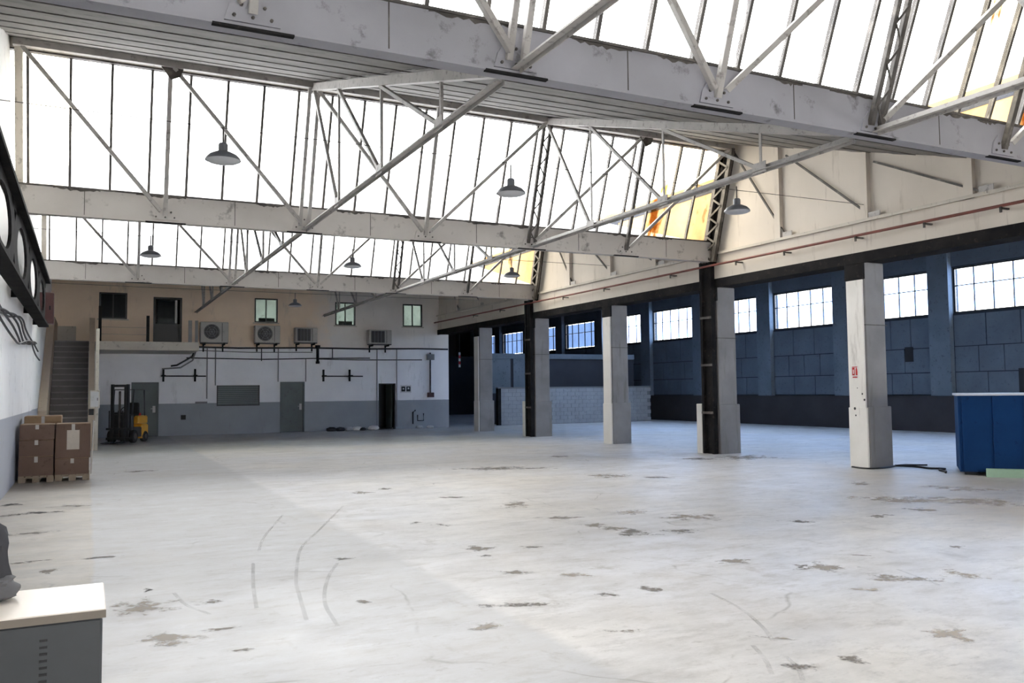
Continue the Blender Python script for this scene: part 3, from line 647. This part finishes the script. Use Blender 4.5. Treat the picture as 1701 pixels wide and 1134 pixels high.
# outdoor air-conditioning units
def ac(x0, x1, z0, z1, lb, fan):
    t = thing('air_conditioner', lb, 'air conditioner', (x0, YB-.06, z0), 0, 'outdoor units on the back wall'); w = x1-x0; h = z1-z0
    MB().cbox(0, w, -.42, -.08, .1, h, .02).build('casing', M['ac_white'], t)
    if fan:
        cx, cz, r = w*.40, .1+(h-.1)*.52, min(.30, (h-.1)*.42)
        MB().lathe([(r,-.42),(r,-.432),(r*.95,-.436),(.01,-.428)], (cx,0,cz), 24, 'y').build('fan_opening', M['ac_dark'], t)
        for q in (.35,.65,.92): MB().tube([(cx+r*q*math.cos(a*math.pi/10), -.442, cz+r*q*math.sin(a*math.pi/10)) for a in range(21)], .008, 5).build('grille_ring', M['lamp'], t)
        for a in range(6): MB().bar((cx,-.442,cz), (cx+r*math.cos(a*math.pi/3),-.442,cz+r*math.sin(a*math.pi/3)), .012, .012).build('grille_spoke', M['lamp'], t)
    else:
        MB().box(w*.1, w*.68, -.43, -.42, .16, h-.06).build('fan_opening', M['ac_dark'], t)
        for k in range(5): MB().box(w*.1+k*w*.145-.008, w*.1+k*w*.145+.008, -.445, -.43, .16, h-.06).build('grille_bar', M['lamp'], t)
    MB().box(w*.76, w*.78, -.428, -.42, .14, h-.04).build('panel_seam', M['ac_dark'], t)
    for q in (.15, .85): MB().box(w*q-.03, w*q+.03, -.45, .06, .0, .1).box(w*q-.025, w*q+.025, .0, .06, -.25, .0).build('bracket', M['steel_black'], t)
    MB().box(.02, w-.02, -.44, -.08, .06, .1).build('base_tray', M['ac_dark'], t)
ac(3.97, 5.03, 3.56, 4.48, 'largest outdoor air-conditioning unit with round fan, beside the landing', True)
ac(6.06, 7.07, 3.58, 4.39, 'outdoor unit with round fan under the first lit window', True)
ac(7.68, 8.61, 3.62, 4.34, 'outdoor unit with square dark grille, third from the landing', False)
ac(10.83, 11.85, 3.60, 4.32, 'outdoor unit with square dark grille, rightmost of the four', False)
# cables and pipes on the back wall
def wpipe(name, pts, r, mat, lb, cat='pipe', g='pipes on the back wall'): return tag(MB().tube(pts, r, 7).build(name, mat, None, True), lb, cat, g)
yy = YB-.04
wpipe('wall_cable', [(3.7,yy,3.5),(5.5,yy-.02,3.47),(8.4,yy,3.52),(11,yy-.02,3.5),(13.2,yy,3.54),(14.65,yy,3.53)], .035, M['cable'], 'thick black cable along the ledge below the outdoor units', 'cable')
wpipe('wall_cable', [(3.9,yy,3.36),(6,yy,3.3),(8.5,yy,3.33)], .018, M['pipe_grey'], 'thin grey cable just under the thick black one at left', 'cable')
wpipe('wall_cable', [(3.5,yy,3.06),(6.5,yy,3.02),(8.9,yy,3.08),(11.0,yy,3.1)], .022, M['cable'], 'thin black cable sagging above the grey steel door', 'cable')
wpipe('wall_cable', [(8.7,yy,3.05),(10.5,yy,3.02),(13.4,yy,3.04)], .02, M['cable'], 'thin black cable above the open doorway', 'cable')
for x, z0, z1, m, lb in ((4.28,1.43,3.45,'pipe_grey','grey conduit left of the roller shutter'),(4.6,1.96,3.5,'pipe_grey','grey conduit above the left edge of the shutter'),(7.08,2.1,3.5,'pipe_grey','grey conduit above the left of the middle door'),(8.22,2.1,3.05,'pipe_grey','short grey conduit above the right of the middle door'),(11.32,0.1,3.5,'pipe_grey','grey conduit left of the open doorway'),(12.22,0.1,3.5,'pipe_grey','grey conduit right of the open doorway'),(6.4,2.95,3.5,'cable','short black riser under the second outdoor unit'),(9.35,3.1,3.5,'cable','short black riser right of the drain head')):
    wpipe('conduit', [(x,yy,z0),(x,yy,z1)], .022, M[m], lb, 'pipe')
t = thing('drain_head', 'black drain pipe stub with a flared head above the middle door', 'pipe', (8.71,YB-.08,2.85))
MB().lathe([(.06,.05),(.06,.62),(.11,.7),(.11,.78)], (0,0,0), 12).build('pipe', M['steel_black'], t, True); MB().lathe([(.085,0),(.085,.1)], (0,0,0), 12).build('collar', M['steel_black'], t, True)
t = thing('valve_pipe', 'dark vertical pipe ending in a red valve box at the right of the back wall', 'pipe', (13.79,YB-.06,1.42))
MB().lathe([(.035,.1),(.035,1.95)], (0,0,0), 10).build('pipe', M['steel_dark'], t, True); MB().cbox(-.14,.14,-.12,.06,-.05,.16,.015).build('valve_box', M['dark_red'], t)
MB().cbox(-.17,.17,-.1,.06,1.62,1.88,.015).build('upper_box', M['pipe_grey'], t)
def rack(x, w, z, lb, far):
    t = thing('wall_rack', lb, 'rack', (x, YB-.05, z), 0, 'wall racks')
    for q in (0, w): MB().box(q-.035, q+.035, -.02, .05, -.26, .24).box(q-.06, q+.06, -.3, .02, -.06, 0).build('bracket', M['steel_black'], t)
    MB().bar((-.1,-.1,-.04), (w+far,-.1,-.05), .035, .045).build('rail', M['steel_black'], t)
rack(2.66, 1.17, 2.38, 'black two-bracket wall rack beside the landing', .4)
rack(8.97, 1.13, 2.36, 'black two-bracket wall rack right of the middle door', .55)
t = thing('wall_sign', 'small sign with two dark square marks right of the open doorway', 'sign', (12.42, YB-.02, 1.6))
MB().box(-.02, .48, 0, .015, -.02, .32).build('plate', M['plaster_white'], t)
MB().box(.02, .20, -.004, 0, .04, .26).build('mark', M['dark'], t).location = (0,0,0)
MB().box(.25, .44, -.004, 0, .04, .26).build('mark', M['dark'], t)
MB().box(.08, .14, -.007, -.004, .13, .19).build('cutout', M['plaster_white'], t); MB().box(.31, .38, -.007, -.004, .14, .21).build('cutout', M['plaster_white'], t)
tag(MB().box(3.32,3.5,YB-.05,YB,.62,.80).build('socket_box', M['dark']), 'small black socket box low on the wall right of the first door', 'box')
tag(MB().box(3.85,4.3,YB-.06,YB,1.24,1.32).build('wall_shelf', M['pipe_grey']), 'short pale ledge left of the roller shutter', 'shelf')
t = thing('floor_tap', 'small dark standpipe low on the wall right of the doorway', 'pipe', (12.95, YB-.08, 0))
MB().tube([(0,0,.2),(0,0,.72),(.12,0,.8)], .03, 7).build('riser', M['steel_black'], t, True); MB().tube([(.22,0,.6),(.22,0,.34),(.5,0,.34),(.5,0,.66)], .025, 7).build('loop', M['steel_black'], t, True)
# hanging brackets of small pipework under the far beam
wpipe('hose_bundle', [(3.78,YB-.3,3.45),(3.68,YB-.45,3.1),(3.1,YB-.6,2.75),(2.9,YB-.5,2.72)], .035, M['cable'], 'black hose curling down beside the landing edge', 'hose', 'hoses beside the landing')
wpipe('hose_bundle', [(3.85,YB-.25,3.4),(3.7,YB-.35,2.95),(3.25,YB-.45,2.66),(2.6,YB-.2,2.62)], .03, M['pipe_grey'], 'grey hose looping below the landing edge', 'hose', 'hoses beside the landing')

# landing, stairs
ld = thing('landing', 'cream concrete landing slab projecting from the back wall', 'landing', (0,0,0))
MB().box(.25, 3.62, 33.0, 36.18, 3.2, 3.48).build('slab', M['cream_trim'], ld)
MB().box(.25, 3.62, 32.97, 33.0, 3.3, 3.5).build('edge_board', M['cream_trim'], ld)
for x, w, h, m in ((.36,.05,1.25,'steel_black'),(1.9,.05,.95,'steel_black'),(3.32,.06,.82,'pipe_grey'),(3.54,.05,.82,'pipe_grey')): MB().box(x-w, x+w, 33.05, 33.13, 3.48, 3.48+h).build('railing_post', M[m], ld)
for z in (3.75, 4.0): MB().tube([(.36,33.09,z),(1.9,33.09,z)], .012, 6).build('rail', M['tan'], ld)
st = thing('staircase', 'dark grey staircase with tan side walls climbing to the landing', 'stairs', (0,0,0))
NS = 18; RH = 3.48/NS; TD = .272; YS = 33.0 - NS*TD
trd = MB().box(-1.02, .02, -.03, TD, -.035, 0).mesh('tread', M['tread']); ris = MB().box(-1.02, .02, 0, .03, 0, RH-.035).mesh('riser', M['riser'])
for k in range(NS):
    inst('riser', ris, st, (0, YS+k*TD, k*RH)); inst('tread', trd, st, (0, YS+k*TD, (k+1)*RH))
MB().prism([(YS+.1,0),(YS+.3,1.15),(33.0,4.3),(33.0,0)], 0, .03, .20).build('side_wall', M['tan'], st)
MB().prism([(YS-.4,0),(YS-.4,1.2),(33.0,4.3),(36.1,4.3),(36.1,0)], 0, -1.25, -1.03).build('side_wall', M['tan'], st)
MB().box(-1.25, .25, 33.0, 36.18, 3.3, 3.48).build('top_landing', M['tread'], st)
MB().box(-1.1, -.42, 35.9, 36.15, 3.5, 4.2).build('pale_panel', M['cream_trim'], st)
tag(MB().cbox(.20,.30,YS+.02,YS+.12,0,3.6,.01).build('stair_post', M['cream_trim']), 'slim cream post at the foot of the stairs', 'post')
t = thing('switch_cabinet', 'pale grey electric box on the stair post', 'electric box', (.06, YS-.2, 1.25))
MB().cbox(0,.27,0,.2,0,.52,.015).build('case', M['cream_trim'], t); MB().box(.03,.24,-.008,0,.04,.48).build('door', M['plaster_white'], t); MB().box(.2,.22,-.02,-.008,.22,.3).build('latch', M['steel_dark'], t)
MB().box(-.02,.12,0,.15,-.2,-.02).build('junction_box', M['dark'], t)

# forklift
fk = thing('forklift', 'small yellow forklift with black mast parked under the landing', 'forklift', (1.25, 32.35, 0), math.radians(-116))
# local +x = forwards
MB().cbox(-.80,-.28,-.40,.40,.12,.62,.06).build('counterweight', M['yellow'], fk)
MB().cbox(-.78,-.05,-.38,.38,.64,.90,.05).build('engine_cover', M['yellow'], fk)
MB().cbox(-.35,.45,-.36,.36,.18,.52,.03).build('chassis', M['dark_frame'], fk)
MB().cbox(.25,.45,-.34,.34,.5,.95,.03).build('cowl', M['dark_frame'], fk)
s_ = MB().cbox(-.42,.0,-.22,.22,.86,.96,.03).cbox(-.46,-.36,-.22,.22,.94,1.35,.03).build('seat', M['black_rubber'], fk)
MB().tube([(.16+.0*a,.15*math.cos(a*math.pi/8),1.08+.13*math.sin(a*math.pi/8)) for a in range(17)], .014, 6).build('steering_wheel', M['black_rubber'], fk)
MB().tube([(.3,0,.9),(.16,0,1.08)], .02, 6).build('steering_column', M['dark_frame'], fk)
for y in (-.33,.33):
    MB().tube([(.40,y,.9),(.28,y,1.80),(-.55,y,1.80),(-.62,y,.8)], .026, 6).build('guard_post', M['dark_frame'], fk)
for k in range(6): MB().bar((.26-.155*k,-.33,1.80), (.26-.155*k,.33,1.80), .03, .02).build('guard_bar', M['dark_frame'], fk)
for y in (-.26,.26):
    MB().box(.52,.62,y-.04,y+.04,.06,1.98).build('mast_rail', M['dark_frame'], fk); MB().box(.62,.68,y*.8-.03,y*.8+.03,.1,1.9).build('inner_rail', M['dark_frame'], fk)
for z in (.25,1.0,1.93): MB().box(.53,.6,-.3,.3,z-.04,z+.04).build('mast_crossbar', M['dark_frame'], fk)
MB().tube([(.6,0,.1),(.6,0,1.75)], .04, 8).build('lift_cylinder', M['steel_dark'], fk, True)
MB().box(.68,.72,-.4,.4,.12,.2).box(.68,.72,-.4,.4,.45,.52).build('carriage', M['dark_frame'], fk)
for y in (-.3,-.15,0,.15,.3): MB().box(.69,.715,y-.015,y+.015,.52,1.1).build('backrest_bar', M['dark_frame'], fk)
for y in (-.2,.2): MB().prism([(.72,.04),(1.42,.04),(1.42,.055),(.77,.08),(.77,.5),(.72,.5)], 1, y-.05, y+.05).build('fork', M['dark_frame'], fk)
for x, r in ((.36,.22),(-.5,.18)):
    for y in (-.36,.36):
        w_ = MB().lathe([(r*.6,-.075),(r*.95,-.075),(r,-.05),(r,.05),(r*.95,.075),(r*.6,.075)], (x,y,r), 20, 'y').build('wheel', M['black_rubber'], fk, True); MB().lathe([(r*.5,-.082),(r*.5,.082)], (x,y,r), 14, 'y').build('hub', M['steel_dark'], w_)
MB().lathe([(.05,0),(.05,.1),(.03,.13)], (-.5,.2,.86), 10).build('gas_cap', M['red'], fk, True)

# cartons on pallets against the left wall
def pallet(x, y, w, d, lb):
    t = thing('pallet', lb, 'pallet', (x, y, 0), 0, 'wooden pallets')
    for k in range(5): MB().box(k*(w-.1)/4, k*(w-.1)/4+.1, 0, d, .105, .125).build('deck_board', M['wood'], t)
    for q in (0, d/2-.05, d-.1): MB().box(0, w, q, q+.1, .083, .105).build('stringer_board', M['wood'], t)
    for a in (0, w/2-.06, w-.12):
        for q in (0, d/2-.05, d-.1): MB().box(a, a+.12, q, q+.1, 0, .083).build('foot_block', M['wood'], t)
def carton(x, y, z, w, d, h, lb, m='carton', label=False, rz=0):
    t = thing('carton', lb, 'box', (x, y, z), rz, 'cartons by the left wall')
    MB().cbox(0, w, 0, d, 0, h, .008).build('box_body', M[m], t)
    MB().box(.008, w/2-.003, .008, d-.008, h, h+.006).build('flap', M['carton_top'], t); MB().box(w/2+.003, w-.008, .008, d-.008, h, h+.006).build('flap', M['carton_top'], t)
    MB().box(w/2-.03, w/2+.03, -.003, 0, h*.7, h).build('tape', M['film'], t)
    if label: MB().box(w*.32, w*.68, -.004, 0, h*.25, h*.82).build('paper_label', M['paper'], t)
pallet(-1.14, 18.62, .59, .8, 'wooden pallet under the left stack of cartons')
pallet(-.53, 18.62, .59, .8, 'wooden pallet under the right stack of cartons')
carton(-1.14, 18.62, .126, .58, .8, .36, 'bottom carton of the left stack')
carton(-1.14, 18.63, .496, .58, .8, .30, 'middle carton of the left stack')
carton(-1.13, 18.60, .806, .58, .8, .28, 'top carton of the left stack, with pale flaps', 'carton')
carton(-.53, 18.62, .126, .58, .8, .30, 'bottom carton of the right stack')
carton(-.53, 18.62, .436, .6, .8, .65, 'tall upper carton of the right stack with a paper label', 'carton', True)
carton(-1.12, 19.7, .0, .66, .8, 1.22, 'taller carton standing behind the two palletted stacks', 'carton_top')
tag(MB().prism([(.075,.10),(.10,.12),(.14,1.12),(.11,1.14)], 1, 18.66, 19.4).build('film_sheet', M['film']), 'loose pale stretch film along the right side of the cartons', 'film')

# left wall: perforated dark girder, cables, red box
gd = thing('cellular_girder', 'dark steel girder with oval holes along the left wall', 'girder', (0,0,0))
def cell_web(x0, x1, y0, y1, z0, z1, holes):
    mb = MB()
    for (a, b) in holes:
        ym, rz, ry, zc = (a+b)/2, (z1-z0)*.36, (b-a)*.34, (z0+z1)/2; n = 24; m = len(mb.v)
        def edge(t):
            c, s = math.cos(t), math.sin(t); k = 1/max(abs(c)/((b-a)/2), abs(s)/((z1-z0)/2)); return (ym + c*k, zc + s*k)
        for x in (x0, x1):
            for j in range(n):
                t = 2*math.pi*(j+.5)/n; mb.v.append((x, ym+ry*math.cos(t), zc+rz*math.sin(t))); e = edge(t); mb.v.append((x, e[0], e[1]))
        for s in (0, 1):
            for j in range(n):
                k = (j+1) % n; o_ = m + s*2*n; mb.f.append((o_+2*j, o_+2*j+1, o_+2*k+1, o_+2*k))
        for j in range(n):
            k = (j+1) % n; mb.f.append((m+2*j, m+2*k, m+2*n+2*k, m+2*n+2*j)); mb.f.append((m+2*j+1, m+2*k+1, m+2*n+2*k+1, m+2*n+2*j+1))
        for cy in (a, b):                       # square up the cell corners cut off by the ray fan
            for cz in (z0, z1): mb.box(x0, x1, min(cy, cy+(.62 if cy == a else -.62)), max(cy, cy+(.62 if cy == a else -.62)), min(cz, cz+(.14 if cz == z0 else -.14)), max(cz, cz+(.14 if cz == z0 else -.14)))
    return mb
cell_web(-.98, -.94, -3, 23.4, 3.32, 4.36, [(-2.6+3.25*k, -2.6+3.25*(k+1)) for k in range(8)]).build('web', M['steel_black'], gd)
MB().box(-.98, -.84, -3, 23.5, 4.34, 4.40).build('top_flange', M['steel_black'], gd)
MB().box(-1.08, -.86, -3, 23.5, 3.28, 3.33).build('bottom_flange', M['steel_black'], gd)
for k in range(9): MB().box(-1.2, -.98, -2.63+3.25*k, -2.57+3.25*k, 3.33, 3.45).build('wall_bracket', M['steel_black'], gd)
t = thing('hose_box', 'dark red box hanging at the far end of the dark girder', 'box', (-1.0, 24.6, 3.45))
MB().cbox(-.18,.2,0,.4,0,.8,.02).build('case', M['dark_red'], t); MB().box(-.14,.16,-.01,0,.06,.72).build('door', M['dark_red'], t); MB().box(.1,.13,-.03,-.01,.35,.45).build('handle', M['steel_black'], t)
MB().box(-.25,-.18,.1,.2,.3,.4).build('bracket', M['steel_black'], t)
random.seed(3)
for k in range(5):
    P = []
    for j in range(14):
        y = 9 + j*1.15; P.append((-1.16+.02*k+.02*math.sin(j*1.7+k), y, 3.05 - .09*k + .12*math.sin(j*.9+k*1.3) - .02*j*.3))
    tag(MB().tube(smooth_pts(P, 3), .018, 5).build('wall_cable', M['cable'], None, True), ('uppermost','second','third','fourth','lowest')[k] + ' black cable drooping along the left wall under the girder', 'cable', 'cables on the left wall')

# foreground cabinet and bag
cb = thing('metal_cabinet', 'grey metal cabinet with pale wooden top in the left foreground', 'cabinet', (-.98, 3.6, 0))
MB().cbox(0, 1.045, .015, .49, .06, .815, .008).build('body', M['cab_grey'], cb)
MB().cbox(-.01, 1.056, 0, .5, .822, .850, .004).build('top', M['cab_top'], cb)
MB().box(-.01, 1.056, -.004, 0, .818, .846).build('edge_band', M['cab_edge'], cb)
MB().box(.03, 1.02, .04, .47, 0, .06).build('plinth', M['dark'], cb)
for k in range(26): MB().box(.838, .864, .011, .0155, .752-.0245*k, .752-.0245*k+.008).build('vent_slot', M['dark'], cb)
MB().box(.42, .428, .012, .0155, .08, .80).build('door_gap', M['dark'], cb)
def lump(name, c, r, mat, parent, seed):
    import mathutils
    mb = MB(); nu, nv = 36, 20
    for i in range(nv+1):
        ph = math.pi*i/nv
        for j in range(nu):
            a = 2*math.pi*j/nu; d = Vector((math.sin(ph)*math.cos(a), math.sin(ph)*math.sin(a), math.cos(ph)))
            k = 1 + .16*mathutils.noise.noise(d*2.3 + Vector((seed,0,0))) + .06*mathutils.noise.noise(d*7 + Vector((0,seed,0)))
            sg = lambda v: math.copysign(abs(v)**.8, v)
            mb.v.append((c[0]+r[0]*sg(d.x)*k, c[1]+r[1]*sg(d.y)*k, max(c[2]+r[2]*sg(d.z)*k, 0)))
    for i in range(nv):
        for j in range(nu):
            l = (j+1) % nu; mb.f.append((i*nu+j, (i+1)*nu+j, (i+1)*nu+l, i*nu+l))
    return mb.build(name, mat, parent, True)
bg = thing('work_bag', 'dark grey cloth bag slumped on the back of the metal cabinet', 'bag', (-.49, 3.97, .8505))
lump('bag_body', (.0,0,.14), (.23,.12,.19), M['bag'], bg, 2.1); lump('lower_pocket', (.02,-.03,.05), (.24,.12,.065), M['bag_light'], bg, 5.3)
MB().tube(smooth_pts([(-.12,0,.33),(-.08,0,.43),(.02,0,.45),(.1,0,.40),(.12,0,.30)], 4), .014, 6).build('handle', M['bag'], bg, True)

# blue container and the green board at the right
bc = thing('blue_container', 'blue steel container with pale top rim beside the first column', 'container', (14.52, 10.66, 0), math.radians(-51))
MB().cbox(0, 2.6, 0, 1.3, .06, 1.46, .012).build('body', M['blue'], bc)
MB().box(-.03, 2.63, -.03, 1.33, 1.46, 1.50).build('rim', M['blue_rim'], bc)
for k in range(6): MB().box(.06+k*.5, .10+k*.5, -.025, 0, .08, 1.44).build('rib', M['blue'], bc)
for x in (.08, 2.3):
    for y in (.05, 1.05): MB().box(x, x+.2, y, y+.2, 0, .06).build('foot', M['dark'], bc)
tag(MB().cbox(0, 1.6, 0, .12, 0, .15, .008).build('green_board', M['green_board'], None, False, (14.52, 10.14, 0), (0,0,math.radians(-51))), 'pale green board lying on the floor against the blue container', 'board')
tag(MB().tube(smooth_pts([(14.95,12.45,.02),(15.1,12.1,.02),(15.0,11.7,.02),(15.15,11.45,.02),(14.85,11.35,.02),(14.7,11.1,.02),(14.5,10.95,.02)], 5), .02, 6).build('floor_cable', M['cable'], None, True), 'black cable on the floor between first column and blue container', 'cable')
tag(MB().tube(smooth_pts([(14.05,12.75,.016),(13.98,12.4,.016),(14.15,12.25,.016),(14.6,12.3,.016),(15.2,12.5,.016),(15.6,12.2,.016)], 5), .016, 6).build('floor_cable', M['cable'], None, True), 'black cable curled around the foot of the first column', 'cable')
# red fire sign on the first column
sg = thing('fire_sign', 'small red and white fire equipment sign on the first column', 'sign', (14.163, 12.60, 1.80))
MB().box(-.006, 0, 0, .19, 0, .28).build('plate', M['sign_white'], sg)
MB().box(-.009, -.006, .035, .155, .03, .055).build('caption_bar', M['red'], sg)
MB().box(-.009, -.006, .10, .165, .08, .24).build('pictogram', M['red'], sg)
MB().prism([(.03,.08),(.075,.08),(.075,.2),(.06,.25),(.04,.22),(.03,.16)], 0, -.009, -.006).build('pictogram', M['red'], sg)
MB().box(-.009, -.006, .03, .165, .245, .26).build('pictogram', M['red'], sg)
MB().box(-.011, -.009, .12, .14, .11, .2).build('cutout', M['sign_white'], sg)
# debris by the back wall
for k, (x, y, r, m, lb) in enumerate(((9.25,35.9,.16,'dark','leftmost black scrap on the floor by the back wall'),(9.62,35.85,.15,'dark','second black scrap on the floor by the back wall'),(10.0,35.9,.15,'metal_light','pale crumpled scrap among the black ones'),(10.35,35.85,.16,'sign_white','white crumpled bag among the floor scraps'),(10.55,35.8,.12,'dark','rightmost black scrap on the floor by the back wall'),(11.1,35.95,.18,'sign_white','round white bundle on the floor left of the doorway'),(13.2,35.95,.12,'metal_light','pale lump on the floor under the standpipe'),(13.7,35.95,.12,'metal_light','pale lump on the floor under the valve pipe'))):
    o = lump('floor_scrap', (0,0,r*.45), (r*1.3,r*.8,r*.6), M[m], None, k*1.7+.3); o.location = (x,y,0); tag(o, lb, 'debris', 'scraps by the back wall')
# hanging warning strips deep in the aisle
for x, y, z, s in ((20.0,47.5,3.05,'left'),(22.6,46.5,3.0,'right')):
    t = thing('warning_strip', '%s red and white hanging warning strip deep in the dark aisle' % s, 'strip', (x, y, z), 0, 'hanging warning strips')
    MB().tube([(0,0,.95),(0,0,3.7)], .01, 5).build('cord', M['cable'], t)
    for k in range(5): MB().box(-.06, .06, -.01, .01, .18*k, .18*k+.17).build('segment', M['red'] if k % 2 else M['sign_white'], t)
